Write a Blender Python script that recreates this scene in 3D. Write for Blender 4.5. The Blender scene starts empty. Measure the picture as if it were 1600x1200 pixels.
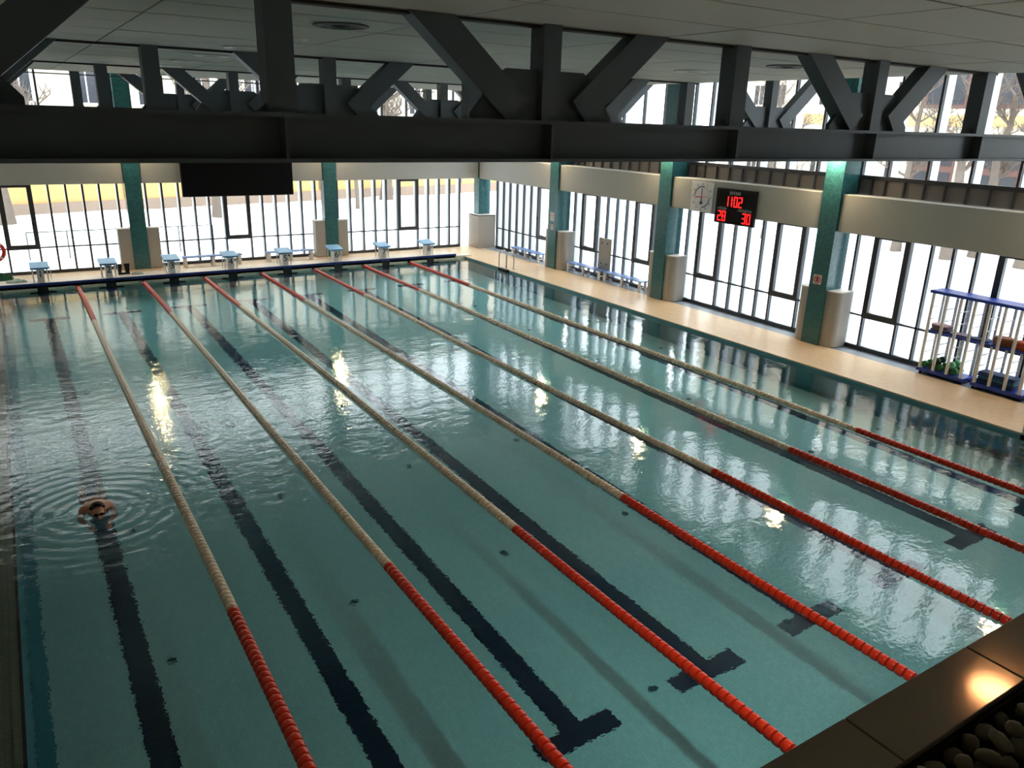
import bpy, bmesh, math, random
from mathutils import Vector, Matrix
random.seed(7)
S = bpy.context.scene
COL = S.collection

# ------------------------------------------------------------------ camera
cam_d = bpy.data.cameras.new('camera'); cam = bpy.data.objects.new('camera', cam_d); COL.objects.link(cam)
cam_d.sensor_fit = 'HORIZONTAL'; cam_d.sensor_width = 36.0; cam_d.lens = 1215.6 / 1600 * 36.0
cam_d.clip_start = 0.05; cam_d.clip_end = 400
def camera_matrix(yaw, pitch, roll, loc):
    ya, pi_, ro = math.radians(yaw), math.radians(pitch), math.radians(roll)
    rz = Matrix.Rotation(ya, 3, 'Z')
    fwd = rz @ Vector((0, math.cos(pi_), -math.sin(pi_))); right = rz @ Vector((1, 0, 0)); up = right.cross(fwd)
    r2 = right * math.cos(ro) + up * math.sin(ro); u2 = -right * math.sin(ro) + up * math.cos(ro)
    m = Matrix((r2, u2, -fwd)).transposed().to_4x4(); m.translation = loc
    return m
cam.matrix_world = camera_matrix(-32.743, 18.65, 1.681, (-1.463, -3.05, 5.395))
S.camera = cam

# ------------------------------------------------------------------ world, exposure, renderer
SKY = 1.0
wd = bpy.data.worlds.new('overcast_sky'); S.world = wd; wd.use_nodes = True
bg = wd.node_tree.nodes['Background']; bg.inputs[0].default_value = (0.90, 0.95, 1.0, 1); bg.inputs[1].default_value = SKY
S.view_settings.view_transform = 'Standard'; S.view_settings.look = 'None'
S.view_settings.gamma = 1.0; S.view_settings.use_curve_mapping = False
S.view_settings.exposure = 2.65
NEAR_LAMPS = [(4.2, -1.0)]; NEAR_W = 9.0   # the one downlight whose mirror image shows on the stone border
LAMP = 50.0           # column lamps, emission strength
cy = S.cycles
cy.use_denoising = True
try:
    cy.denoiser = 'OPENIMAGEDENOISE'; cy.denoising_input_passes = 'RGB_ALBEDO_NORMAL'; cy.denoising_prefilter = 'ACCURATE'
except Exception: pass
cy.max_bounces = 12; cy.diffuse_bounces = 6; cy.glossy_bounces = 4; cy.transmission_bounces = 8; cy.transparent_max_bounces = 16
cy.caustics_refractive = True; cy.caustics_reflective = False; cy.blur_glossy = 0.6
cy.sample_clamp_indirect = 5.0; cy.adaptive_threshold = 0.02

# ------------------------------------------------------------------ materials
def lin(c):
    return tuple((v / 255 / 12.92) if v / 255 <= 0.04045 else ((v / 255 + 0.055) / 1.055) ** 2.4 for v in c) + (1,)
MATS = {}
def mat(name, rgb, rough=0.5, metal=0.0, spec=0.5, noise=0.0, nscale=6.0, bump=0.0, bscale=40.0):
    if name in MATS: return MATS[name]
    m = bpy.data.materials.new(name); m.use_nodes = True; nt = m.node_tree; b = nt.nodes['Principled BSDF']
    c = lin(rgb)
    b.inputs['Base Color'].default_value = c; b.inputs['Roughness'].default_value = rough
    b.inputs['Metallic'].default_value = metal; b.inputs['Specular IOR Level'].default_value = spec
    tc = nt.nodes.new('ShaderNodeTexCoord')
    if noise:
        n = nt.nodes.new('ShaderNodeTexNoise'); n.inputs['Scale'].default_value = nscale; n.inputs['Detail'].default_value = 4
        nt.links.new(tc.outputs['Object'], n.inputs['Vector'])
        r = nt.nodes.new('ShaderNodeMix'); r.data_type = 'RGBA'
        r.inputs[6].default_value = tuple(max(0, v * (1 - noise)) for v in c[:3]) + (1,)
        r.inputs[7].default_value = tuple(min(1, v * (1 + noise)) for v in c[:3]) + (1,)
        nt.links.new(n.outputs['Fac'], r.inputs[0]); nt.links.new(r.outputs[2], b.inputs['Base Color'])
    if bump:
        n = nt.nodes.new('ShaderNodeTexNoise'); n.inputs['Scale'].default_value = bscale; n.inputs['Detail'].default_value = 5
        nt.links.new(tc.outputs['Object'], n.inputs['Vector'])
        bp = nt.nodes.new('ShaderNodeBump'); bp.inputs['Strength'].default_value = bump; bp.inputs['Distance'].default_value = 0.02
        nt.links.new(n.outputs['Fac'], bp.inputs['Height']); nt.links.new(bp.outputs['Normal'], b.inputs['Normal'])
    MATS[name] = m
    return m
def tile_mat(name, rgb, joint, size, rough=0.25, gap=0.06, vary=0.12, axes='xyz', spec=0.5):
    """small mosaic tiles: colour only (tiles of a few centimetres)"""
    if name in MATS: return MATS[name]
    m = mat(name, rgb, rough, spec=spec); nt = m.node_tree; b = nt.nodes['Principled BSDF']
    tc = nt.nodes.new('ShaderNodeTexCoord'); sc = nt.nodes.new('ShaderNodeVectorMath'); sc.operation = 'SCALE'
    sc.inputs['Scale'].default_value = 1.0 / size; nt.links.new(tc.outputs['Object'], sc.inputs[0])
    fr = nt.nodes.new('ShaderNodeVectorMath'); fr.operation = 'FRACTION'; nt.links.new(sc.outputs[0], fr.inputs[0])
    fl = nt.nodes.new('ShaderNodeVectorMath'); fl.operation = 'FLOOR'; nt.links.new(sc.outputs[0], fl.inputs[0])
    wn = nt.nodes.new('ShaderNodeTexWhiteNoise'); nt.links.new(fl.outputs[0], wn.inputs[0])
    sx = nt.nodes.new('ShaderNodeSeparateXYZ'); nt.links.new(fr.outputs[0], sx.inputs[0])
    last = None
    for a in axes:
        lt = nt.nodes.new('ShaderNodeMath'); lt.operation = 'LESS_THAN'; lt.inputs[1].default_value = gap
        nt.links.new(sx.outputs['XYZ'.index(a.upper())], lt.inputs[0])
        if last is None: last = lt
        else:
            mx = nt.nodes.new('ShaderNodeMath'); mx.operation = 'MAXIMUM'
            nt.links.new(last.outputs[0], mx.inputs[0]); nt.links.new(lt.outputs[0], mx.inputs[1]); last = mx
    c = lin(rgb)
    r = nt.nodes.new('ShaderNodeMix'); r.data_type = 'RGBA'
    r.inputs[6].default_value = tuple(v * (1 - vary) for v in c[:3]) + (1,); r.inputs[7].default_value = tuple(min(1, v * (1 + vary)) for v in c[:3]) + (1,)
    nt.links.new(wn.outputs['Value'], r.inputs[0])
    j = nt.nodes.new('ShaderNodeMix'); j.data_type = 'RGBA'; j.inputs[7].default_value = lin(joint)
    nt.links.new(r.outputs[2], j.inputs[6]); nt.links.new(last.outputs[0], j.inputs[0]); nt.links.new(j.outputs[2], b.inputs['Base Color'])
    return m
def emit_mat(name, rgb, strength):
    if name in MATS: return MATS[name]
    m = mat(name, rgb, 0.4); b = m.node_tree.nodes['Principled BSDF']
    b.inputs['Emission Color'].default_value = lin(rgb); b.inputs['Emission Strength'].default_value = strength
    return m
def glass_mat():
    m = bpy.data.materials.new('window_glass'); m.use_nodes = True; nt = m.node_tree
    nt.nodes.remove(nt.nodes['Principled BSDF']); out = nt.nodes['Material Output']
    t = nt.nodes.new('ShaderNodeBsdfTransparent'); t.inputs[0].default_value = (0.93, 0.96, 0.96, 1)
    g = nt.nodes.new('ShaderNodeBsdfGlossy'); g.inputs['Roughness'].default_value = 0.02
    f = nt.nodes.new('ShaderNodeFresnel'); ge = nt.nodes.new('ShaderNodeNewGeometry')   # same reflectance from both sides of a pane
    mr = nt.nodes.new('ShaderNodeMapRange'); mr.inputs[3].default_value = 1.30; mr.inputs[4].default_value = 1/1.30
    nt.links.new(ge.outputs['Backfacing'], mr.inputs[0]); nt.links.new(mr.outputs[0], f.inputs[0])
    x = nt.nodes.new('ShaderNodeMixShader')
    nt.links.new(f.outputs[0], x.inputs[0]); nt.links.new(t.outputs[0], x.inputs[1]); nt.links.new(g.outputs[0], x.inputs[2])
    nt.links.new(x.outputs[0], out.inputs[0]); MATS['window_glass'] = m
    return m
GLASS = glass_mat()

STEEL = mat('painted_steel', (84, 95, 104), 0.45, noise=0.08, nscale=3)
STEEL_EDGE = mat('worn_steel_edge', (96, 100, 100), 0.5)
CEIL = mat('ceiling_panel', (200, 198, 189), 0.75, noise=0.03, nscale=1.5)
CEIL_GAP = mat('ceiling_gap', (44, 44, 42), 0.8)
WHITE = mat('white_plaster', (184, 183, 178), 0.7, noise=0.03)
WALLW = mat('wall_paint', (214, 212, 205), 0.8, noise=0.03)
GREYP = mat('grey_cover_panel', (172, 167, 158), 0.5, noise=0.03)
TEAL = tile_mat('teal_mosaic', (54, 110, 114), (40, 86, 92), 0.05, 0.22, gap=0.1, vary=0.18, axes='z')
FRAME = mat('dark_window_frame', (58, 61, 66), 0.4)
FIN = mat('aluminium_fin', (206, 210, 216), 0.5)
BAND = mat('grey_infill_panel', (112, 108, 106), 0.55)
DECK = tile_mat('beige_deck_tile', (226, 196, 160), (206, 176, 142), 0.1, 0.35, gap=0.04, vary=0.05, axes='xy')
STRIP = mat('blue_grey_strip', (142, 150, 160), 0.5, noise=0.05)
PLAT = tile_mat('platform_tile', (232, 218, 206), (214, 198, 184), 0.1, 0.35, gap=0.04, vary=0.04, axes='xy')
PWALL = tile_mat('pool_rim_tile', (238, 232, 212), (212, 206, 188), 0.12, 0.3, gap=0.06, vary=0.06)
NAVY = mat('navy_tile', (5, 9, 46), 0.3)
BLUE_EDGE = mat('blue_edge', (26, 52, 130), 0.35)
BLACKT = tile_mat('black_mosaic', (16, 18, 30), (34, 40, 40), 0.06, 0.3, gap=0.08, vary=0.3)
POOLF = tile_mat('pool_floor_tile', (234, 235, 228), (212, 216, 210), 0.05, 0.4, gap=0.08, vary=0.05, axes='xy')
POOLW = tile_mat('pool_wall_tile', (128, 188, 196), (108, 166, 176), 0.05, 0.4, gap=0.08, vary=0.06)
POOLB = tile_mat('pool_border_tile', (96, 156, 166), (80, 136, 146), 0.05, 0.4, gap=0.08, vary=0.06, axes='xy')
GUTTER = tile_mat('gutter_tile', (112, 128, 108), (92, 106, 90), 0.06, 0.4, gap=0.12, vary=0.1, axes='xy')
RED = mat('red_float', (206, 50, 22), 0.30)
CREAM = mat('cream_float', (226, 202, 174), 0.35)
CABLE = mat('rope_cable', (120, 118, 112), 0.5)
CHROME = mat('stainless_steel', (200, 202, 204), 0.18, metal=1.0)
BLACK = mat('black_plastic', (12, 13, 16), 0.5, spec=0.3)
SCREEN = mat('black_screen', (4, 6, 9), 0.6, spec=0.15)
LBLUE = mat('light_blue_plate', (112, 166, 212), 0.4, noise=0.04)
BENCHB = mat('blue_bench_plastic', (104, 138, 200), 0.4)
RACKB = mat('blue_rack_board', (36, 66, 168), 0.4)
WHITEP = mat('white_plastic', (226, 226, 224), 0.4)
SNOW = mat('snow', (240, 242, 246), 0.9, noise=0.04, nscale=0.4, bump=0.3, bscale=3)
LEDGE = mat('brown_stone_tile', (152, 138, 122), 0.09, noise=0.04)
GALLERY = mat('gallery_cladding', (208, 206, 200), 0.6, noise=0.04)
SOIL = mat('dark_bed', (30, 28, 25), 0.9)

# ------------------------------------------------------------------ mesh helpers
class MB:
    def __init__(s): s.v = []; s.f = []
    def box(s, x0, x1, y0, y1, z0, z1):
        n = len(s.v)
        s.v += [(x0,y0,z0),(x1,y0,z0),(x1,y1,z0),(x0,y1,z0),(x0,y0,z1),(x1,y0,z1),(x1,y1,z1),(x0,y1,z1)]
        s.f += [tuple(n+i for i in q) for q in ((0,3,2,1),(4,5,6,7),(0,1,5,4),(1,2,6,5),(2,3,7,6),(3,0,4,7))]
        return s
    def obox(s, p, ax, ay, az, hx, hy, hz):
        """oriented box: centre p, unit axes, half sizes"""
        n = len(s.v); p = Vector(p); ax = Vector(ax)*hx; ay = Vector(ay)*hy; az = Vector(az)*hz
        for sz in (-1, 1):
            for sx, sy in ((-1,-1),(1,-1),(1,1),(-1,1)): s.v.append(tuple(p+ax*sx+ay*sy+az*sz))
        s.f += [tuple(n+i for i in q) for q in ((0,3,2,1),(4,5,6,7),(0,1,5,4),(1,2,6,5),(2,3,7,6),(3,0,4,7))]
        return s
    def prism(s, poly, axis, a, b):
        """extrude polygon (2D) along axis ('x','y','z') from a to b"""
        n = len(s.v); k = len(poly)
        def P(u, w, t): return {'x': (t,u,w), 'y': (u,t,w), 'z': (u,w,t)}[axis]
        for t in (a, b):
            for (u, w) in poly: s.v.append(P(u, w, t))
        s.f.append(tuple(n+i for i in range(k))); s.f.append(tuple(n+k+i for i in reversed(range(k))))
        for i in range(k):
            j = (i+1) % k; s.f.append((n+i, n+k+i, n+k+j, n+j))
        return s
    def tube(s, pts, r, seg=8, caps=True):
        pts = [Vector(p) for p in pts]; n = len(s.v); rs = r if isinstance(r, (list, tuple)) else [r]*len(pts)
        prev = None
        for i, p in enumerate(pts):
            d = (pts[min(i+1, len(pts)-1)] - pts[max(i-1, 0)]).normalized()
            if prev is None:
                u = d.cross(Vector((0,0,1)))
                if u.length < 1e-4: u = d.cross(Vector((1,0,0)))
            else: u = prev - d * prev.dot(d)
            u.normalize(); prev = u; w = d.cross(u)
            for k in range(seg):
                a = 2*math.pi*k/seg; s.v.append(tuple(p + (u*math.cos(a) + w*math.sin(a))*rs[i]))
        for i in range(len(pts)-1):
            for k in range(seg):
                j = (k+1) % seg; s.f.append((n+i*seg+k, n+i*seg+j, n+(i+1)*seg+j, n+(i+1)*seg+k))
        if caps:
            s.f.append(tuple(n+k for k in reversed(range(seg)))); s.f.append(tuple(n+(len(pts)-1)*seg+k for k in range(seg)))
        return s
    def lathe(s, prof, axis='z', c=(0,0,0), seg=16, caps=True):
        """prof: (radius, height) list"""
        n = len(s.v)
        for (r, h) in prof:
            for k in range(seg):
                a = 2*math.pi*k/seg; u, w = r*math.cos(a), r*math.sin(a)
                q = {'z': (u,w,h), 'y': (u,h,w), 'x': (h,u,w)}[axis]; s.v.append((c[0]+q[0], c[1]+q[1], c[2]+q[2]))
        for i in range(len(prof)-1):
            for k in range(seg):
                j = (k+1) % seg; s.f.append((n+i*seg+k, n+i*seg+j, n+(i+1)*seg+j, n+(i+1)*seg+k))
        if caps:
            s.f.append(tuple(n+k for k in range(seg))); s.f.append(tuple(n+(len(prof)-1)*seg+k for k in range(seg)))
        return s
    def mesh(s, name, m, smooth=False):
        me = bpy.data.meshes.new(name); me.from_pydata(s.v, [], s.f)
        bm = bmesh.new(); bm.from_mesh(me); bmesh.ops.recalc_face_normals(bm, faces=bm.faces); bm.to_mesh(me); bm.free()
        if m: me.materials.append(m)
        if smooth:
            for p in me.polygons: p.use_smooth = True
            try: me.set_sharp_from_angle(angle=math.radians(40))
            except Exception: pass
        return me
    def build(s, name, m, parent=None, smooth=False, loc=None, rz=0.0):
        o = bpy.data.objects.new(name, s.mesh(name, m, smooth)); COL.objects.link(o); o.parent = parent
        if loc: o.location = loc
        if rz: o.rotation_euler = (0, 0, rz)
        return o
def link_mesh(name, me, parent=None, loc=(0,0,0)):
    o = bpy.data.objects.new(name, me); COL.objects.link(o); o.parent = parent; o.location = loc
    return o
def empty(name, loc=(0,0,0), rz=0.0):
    o = bpy.data.objects.new(name, None); COL.objects.link(o); o.location = loc; o.rotation_euler = (0,0,rz); o.empty_display_size = 0.2
    return o
def tag(o, label=None, cat=None, group=None, kind=None):
    if label: o['label'] = label
    if cat: o['category'] = cat
    if group: o['group'] = group
    if kind: o['kind'] = kind
    return o
def struct(o, label=None): return tag(o, label, kind='structure')
def copy_tree(o, parent=None):
    c = o.copy(); COL.objects.link(c); c.parent = parent
    for ch in [x for x in bpy.data.objects if x.parent == o]: copy_tree(ch, c)
    return c
def bevel(o, w=0.01, seg=2):
    b = o.modifiers.new('bevel', 'BEVEL'); b.width = w; b.segments = seg; b.limit_method = 'ANGLE'
    return o
def text_mesh(name, body, size, m, parent, matrix, extrude=0.002, align='CENTER', xscale=1.0):
    cu = bpy.data.curves.new(name, 'FONT'); cu.body = body; cu.size = size; cu.align_x = align; cu.align_y = 'CENTER'; cu.extrude = extrude
    cu.resolution_u = 3
    t = bpy.data.objects.new(name + '_curve', cu); COL.objects.link(t)
    dg = bpy.context.evaluated_depsgraph_get(); me = bpy.data.meshes.new_from_object(t.evaluated_get(dg))
    bpy.data.objects.remove(t); bpy.data.curves.remove(cu)
    me.name = name; me.materials.clear(); me.materials.append(m)
    if xscale != 1.0: me.transform(Matrix.Diagonal((xscale, 1, 1, 1)))
    me.transform(matrix)
    o = bpy.data.objects.new(name, me); COL.objects.link(o); o.parent = parent
    return o

NUM = ['one', 'two', 'three', 'four', 'five', 'six', 'seven', 'eight']
# ------------------------------------------------------------------ layout constants (metres; water level z = 0)
LW = 1.924                                   # lane width
PX0, PX1, PY0, PY1 = -2.06, 14.1, 0.0, 25.0  # pool
DZ = 0.08                                    # deck level
WX, WY = 16.5, 27.45                         # window planes (right, far)
RC = [27.27 - 5.95*i for i in range(6)]      # right columns, y centres: 27.27 ... -2.48
FC = [16.2, 9.2, 2.22, -4.75]                # far columns, x centres
ROOF = 7.6
def floor_z(y): return -1.379 - 0.0205*y

# ------------------------------------------------------------------ pool basin
basin = struct(empty('pool_basin', (0,0,0)), 'tiled swimming pool basin with eight dark lane lines')
m = MB(); n = [(PX0,PY0),(PX1,PY0),(PX1,PY1),(PX0,PY1)]
m.v = [(x,y,floor_z(y)) for x,y in n] + [(x,y,floor_z(y)-.2) for x,y in n]
m.f = [(0,1,2,3),(7,6,5,4),(0,4,5,1),(1,5,6,2),(2,6,7,3),(3,7,4,0)]
m.build('basin_floor', POOLF, basin)
def wall_quad(name, a, b, thick, top, mt, lo=-2.3):
    mm = MB(); mm.box(min(a[0],b[0],thick[0] if thick[0] is not None else a[0]), max(a[0],b[0],thick[0] if thick[0] is not None else a[0]),
                      min(a[1],b[1],thick[1] if thick[1] is not None else a[1]), max(a[1],b[1],thick[1] if thick[1] is not None else a[1]), lo, top)
    return mm.build(name, mt, basin)
wall_quad('basin_wall', (PX0,PY0), (PX0,PY1), (PX0-.08,None), -0.03, POOLW)
wall_quad('basin_wall', (PX1,PY0), (PX1,PY1), (PX1+.3,None), DZ-.03, POOLW)
wall_quad('basin_wall', (PX0-.5,PY1), (PX1+.3,PY1), (None,PY1+.3), 0.13, PWALL)
wall_quad('basin_wall', (PX0-.5,PY0), (PX1+.3,PY0), (None,PY0-.3), DZ-.03, POOLW)
MB().box(PX0-.02, PX0+.012, PY0, PY1, -0.05, -0.022).build('rim_line', BLACKT, basin)
MB().box(PX0-.085, PX0-.02, PY0, PY1, -0.06, -0.024).build('rim_tile', GUTTER, basin)
for xa, xb in ((PX0, PX0+.17), (PX1-.17, PX1)):
    m = MB(); m.v = [(x, y, floor_z(y)+d) for d in (.004, -.02) for x, y in ((xa,PY0),(xb,PY0),(xb,PY1),(xa,PY1))]; m.f = [(0,1,2,3),(0,4,5,1),(1,5,6,2),(2,6,7,3),(3,7,4,0)]
    m.build('floor_border', POOLB, basin)
# overflow gutter along the left side
MB().box(PX0-.5, PX0-.08, PY0, PY1, -0.25, -0.07).build('gutter', GUTTER, basin)
for i in range(8):
    x = (i-.5)*LW if i < 7 else 6.5*LW
    mm = MB(); hw = .14; e = .006; y0, y1 = 2.05, 22.9
    def quad(xa, xb, ya, yb):
        k = len(mm.v); mm.v += [(xa,ya,floor_z(ya)+e),(xb,ya,floor_z(ya)+e),(xb,yb,floor_z(yb)+e),(xa,yb,floor_z(yb)+e),
                                (xa,ya,floor_z(ya)-.02),(xb,ya,floor_z(ya)-.02),(xb,yb,floor_z(yb)-.02),(xa,yb,floor_z(yb)-.02)]
        mm.f += [tuple(k+q for q in qq) for qq in ((0,1,2,3),(0,4,5,1),(1,5,6,2),(2,6,7,3),(3,7,4,0))]
    quad(x-hw, x+hw, y0, y1); quad(x-.52, x-hw, y0, y0+.28); quad(x+hw, x+.52, y0, y0+.28)
    quad(x-.52, x-hw, y1-.28, y1); quad(x+hw, x+.52, y1-.28, y1)
    mm.build('lane_line', NAVY, basin)
    mm = MB().box(x-.15, x+.15, PY1-.012, PY1+.02, -1.8, .135).box(x-.36, x+.36, PY1-.010, PY1+.02, -.55, -.27)
    mm.build('wall_target', BLACKT, basin)
drain_me = MB().lathe([(0.06,-.02),(0.06,.010),(0.045,.014),(0.0,.014)], seg=12).mesh('floor_inlet', mat('floor_inlet', (52, 74, 74), .5))
for y in (2.3, 5.6, 8.95, 12.3, 15.6, 18.9):
    for x in (-.62, 1.68, 4.05, 6.4, 8.75, 11.1, 13.3):
        link_mesh('floor_inlet', drain_me, basin, (x, y, floor_z(y)))

# ------------------------------------------------------------------ water
def water():
    m = bpy.data.materials.new('pool_water'); m.use_nodes = True; nt = m.node_tree
    nt.nodes.remove(nt.nodes['Principled BSDF']); out = nt.nodes['Material Output']
    g = nt.nodes.new('ShaderNodeBsdfGlass'); g.inputs['IOR'].default_value = 1.33; g.inputs['Roughness'].default_value = 0.0
    g.distribution = 'BECKMANN'
    nt.links.new(g.outputs[0], out.inputs['Surface'])
    va = nt.nodes.new('ShaderNodeVolumeAbsorption'); va.inputs['Color'].default_value = (0.06, 0.80, 0.89, 1); va.inputs['Density'].default_value = 0.22
    nt.links.new(va.outputs[0], out.inputs['Volume'])
    tc = nt.nodes.new('ShaderNodeTexCoord')
    def noise(scale, det, stretch):
        mp = nt.nodes.new('ShaderNodeMapping'); mp.inputs['Scale'].default_value = stretch
        nt.links.new(tc.outputs['Object'], mp.inputs[0])
        k = nt.nodes.new('ShaderNodeTexNoise'); k.inputs['Scale'].default_value = scale; k.inputs['Detail'].default_value = det
        nt.links.new(mp.outputs[0], k.inputs['Vector']); return k
    a = noise(0.55, 2, (1, 1.5, 1)); b = noise(2.6, 3, (1, 1.6, 1)); c = noise(14.0, 2, (1, 1.4, 1))
    # ripples are livelier round the swimmer in the first lanes
    ds = nt.nodes.new('ShaderNodeVectorMath'); ds.operation = 'DISTANCE'; ds.inputs[1].default_value = (-1.0, 8.5, 0)
    sc = nt.nodes.new('ShaderNodeVectorMath'); sc.operation = 'MULTIPLY'; sc.inputs[1].default_value = (1.0, .55, 1)
    nt.links.new(tc.outputs['Object'], sc.inputs[0]); ds.inputs[1].default_value = (-1.0, 8.5*.55, 0); nt.links.new(sc.outputs[0], ds.inputs[0])
    mr = nt.nodes.new('ShaderNodeMapRange'); mr.inputs[1].default_value = 0.0; mr.inputs[2].default_value = 9.0
    mr.inputs[3].default_value = 2.1; mr.inputs[4].default_value = 0.55; nt.links.new(ds.outputs['Value'], mr.inputs[0])
    def mul(x, f):
        q = nt.nodes.new('ShaderNodeMath'); q.operation = 'MULTIPLY'; nt.links.new(x, q.inputs[0])
        if isinstance(f, (int, float)): q.inputs[1].default_value = f
        else: nt.links.new(f, q.inputs[1])
        return q.outputs[0]
    def add(x, y):
        q = nt.nodes.new('ShaderNodeMath'); nt.links.new(x, q.inputs[0]); nt.links.new(y, q.inputs[1]); return q.outputs[0]
    h = add(mul(a.outputs['Fac'], 0.012), add(mul(mul(b.outputs['Fac'], mr.outputs[0]), 0.0062), mul(mul(c.outputs['Fac'], mr.outputs[0]), 0.0020)))
    # bow rings spreading from the swimmer
    sd = nt.nodes.new('ShaderNodeVectorMath'); sd.operation = 'DISTANCE'; sd.inputs[1].default_value = (-1.05, 8.35, 0); nt.links.new(tc.outputs['Object'], sd.inputs[0])
    sn = nt.nodes.new('ShaderNodeMath'); sn.operation = 'SINE'; nt.links.new(mul(sd.outputs['Value'], 30.0), sn.inputs[0])
    fo = nt.nodes.new('ShaderNodeMapRange'); fo.inputs[1].default_value = .2; fo.inputs[2].default_value = 2.6; fo.inputs[3].default_value = .0020; fo.inputs[4].default_value = 0.0
    nt.links.new(sd.outputs['Value'], fo.inputs[0]); h = add(h, mul(sn.outputs[0], fo.outputs[0]))
    bp = nt.nodes.new('ShaderNodeBump'); bp.inputs['Strength'].default_value = 1.0; bp.inputs['Distance'].default_value = 1.0
    nt.links.new(h, bp.inputs['Height']); nt.links.new(bp.outputs['Normal'], g.inputs['Normal'])
    MATS['pool_water'] = m
    return m
def water_body():
    # closed body; an inner ring keeps the shading normals of the whole visible surface vertical (the outer margin is buried in the walls)
    m = MB(); xs_ = (PX0-.62, PX0-.50, PX1+.02, PX1+.14); ys_ = (PY0-.14, PY0-.02, PY1+.02, PY1+.14)
    for z in (0.0, -2.28):
        for y in ys_:
            for x in xs_: m.v.append((x, y, z))
    for a in range(3):
        for b in range(3):
            i = a*4+b; m.f.append((i, i+1, i+5, i+4)); m.f.append((16+i, 16+i+4, 16+i+5, 16+i+1))
    ring = [0, 1, 2, 3, 7, 11, 15, 14, 13, 12, 8, 4]
    for k in range(12):
        p, q = ring[k], ring[(k+1) % 12]; m.f.append((p, p+16, q+16, q))
    me = m.mesh('pool_water', water())
    for p in me.polygons: p.use_smooth = True
    o = bpy.data.objects.new('pool_water', me); COL.objects.link(o)
    return o
wm = water_body()
tag(wm, 'clear rippled turquoise water filling the swimming pool', 'water', kind='stuff')

# ------------------------------------------------------------------ decks
fl = MB().box(PX1+.3, 15.92, -6.4, 28.0, -.3, DZ).box(PX1-.006, PX1+.3, -6.4, 28.0, DZ-.03, DZ).box(PX0-4, PX1, PY1+.3, 28.0, -.3, DZ-.001).box(-4.9, PX0-.5, -6.4, PY1+.3, -.3, DZ-.001).box(PX0-.5, PX1, -6.4, PY0-.3, -.3, DZ-.001).box(PX0-.5, PX1, PY0-.3, PY0+.004, DZ-.03, DZ-.001).build('floor', DECK)
struct(fl, 'beige tiled pool deck')
struct(MB().box(15.92, WX+.1, -6.4, 28.0, -.3, DZ-.012).build('trim_1', STRIP), 'grey floor strip along the right windows')
plat = struct(empty('starting_platform', (0, PY1, 0)), 'low pinkish white platform with a blue front edge under the starting blocks')
MB().box(-4.9, 13.66, 0, .75, 0.05, .21).build('platform_slab', PLAT, plat)
MB().box(-4.9, 13.66, -.035, .03, .135, .212).build('edge_strip', BLUE_EDGE, plat)

# ------------------------------------------------------------------ columns, covers, spandrels
def column(name, x0, x1, y0, y1, label):
    c = struct(empty(name, ((x0+x1)/2, (y0+y1)/2, DZ)), label); hx, hy = (x1-x0)/2, (y1-y0)/2
    b = MB().box(-hx, hx, -hy, hy, 0, ROOF-DZ).build('shaft', TEAL, c)
    return c
def lamp(name, p, d):
    """column lamp: housing, bracket and glowing lens; d = unit vector pointing into the room"""
    L = empty(name, p); dx, dy = d
    m = MB(); ax = Vector((dx, dy, 0)); ay = Vector((-dy, dx, 0)); az = Vector((0,0,1))
    m.obox((0,0,.04), ax, ay, az, .11, .15, .05); h = m.build('housing', BLACK, L)
    MB().obox(-ax*.13, ax, ay, az, .06, .03, .02).build('bracket', STEEL, L)
    MB().obox((0,0,-.014), ax, ay, az, .10, .14, .006).build('lens', emit_mat('lamp_lens', (255, 226, 178), LAMP), L)
    MB().obox(ax*.114+Vector((0,0,.035)), ax, ay, az, .005, .14, .042).build('front_lens', MATS['lamp_lens'], L)
    return L
for i, y in enumerate(RC):
    if i == 0: continue
    c = column('column', 15.8, 16.42, y-.26, y+.26, 'teal mosaic column on the right side')
    if i == 5: continue          # no sign of a lamp on the column beside the gallery
    tag(lamp('column_lamp_offscreen' if i == 4 else 'column_lamp', (15.62, y, 4.9), (-1, 0)), 'lamp with glowing lens on the teal column ' + ['', 'by the pool ladder and two pale notices', 'between the pace clock and the standing panel', 'between the digital board and the equipment rack', 'on the gallery side of the equipment rack', 'beside the gallery'][i], 'lamp', 'lamps on the columns')
for i, x in enumerate(FC):
    if i == 0: column('column', 15.85, 16.42, 26.98, 27.42, 'teal mosaic column in the far right corner'); continue
    c = column('column', x-.26, x+.26, 27.02, 27.40, 'teal mosaic column on the far side')
    if i == 3: continue          # out of the picture, no glint of it
    tag(lamp('column_lamp', (x, 26.84, 4.9), (0, -1)), 'lamp with glowing lens on the teal column ' + ['', 'behind starting block six', 'behind starting blocks two and three', 'in the far left corner'][i], 'lamp', 'lamps on the columns')
def cover(loc, rz, mirror, h, label, w=.36, d=.58):
    """rounded radiator cover beside a column: plan polygon with one rounded outer corner. local +x = away from column, +y = into the wall"""
    poly = [(0,0)]; r = .22
    for k in range(7):
        a = -math.pi/2 + math.pi/2*k/6; poly.append((w-r+r*math.cos(a), r+r*math.sin(a)))
    poly += [(w, d), (0, d)]
    if mirror: poly = [(-u, v) for u, v in reversed(poly)]
    o = empty('column_cover', loc, rz)
    MB().prism(poly, 'z', .02, h-.03).build('casing', GREYP, o, smooth=True)
    big = [(u*1.03, v*1.0-.004) for u, v in poly]
    MB().prism(big, 'z', h-.03, h).build('cap', mat('cover_cap', (214, 210, 204), .5), o, smooth=True)
    MB().prism([(u*.97, v*.97+.012) for u, v in poly], 'z', 0, .02).build('plinth', FRAME, o)
    return struct(o, label)
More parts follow.
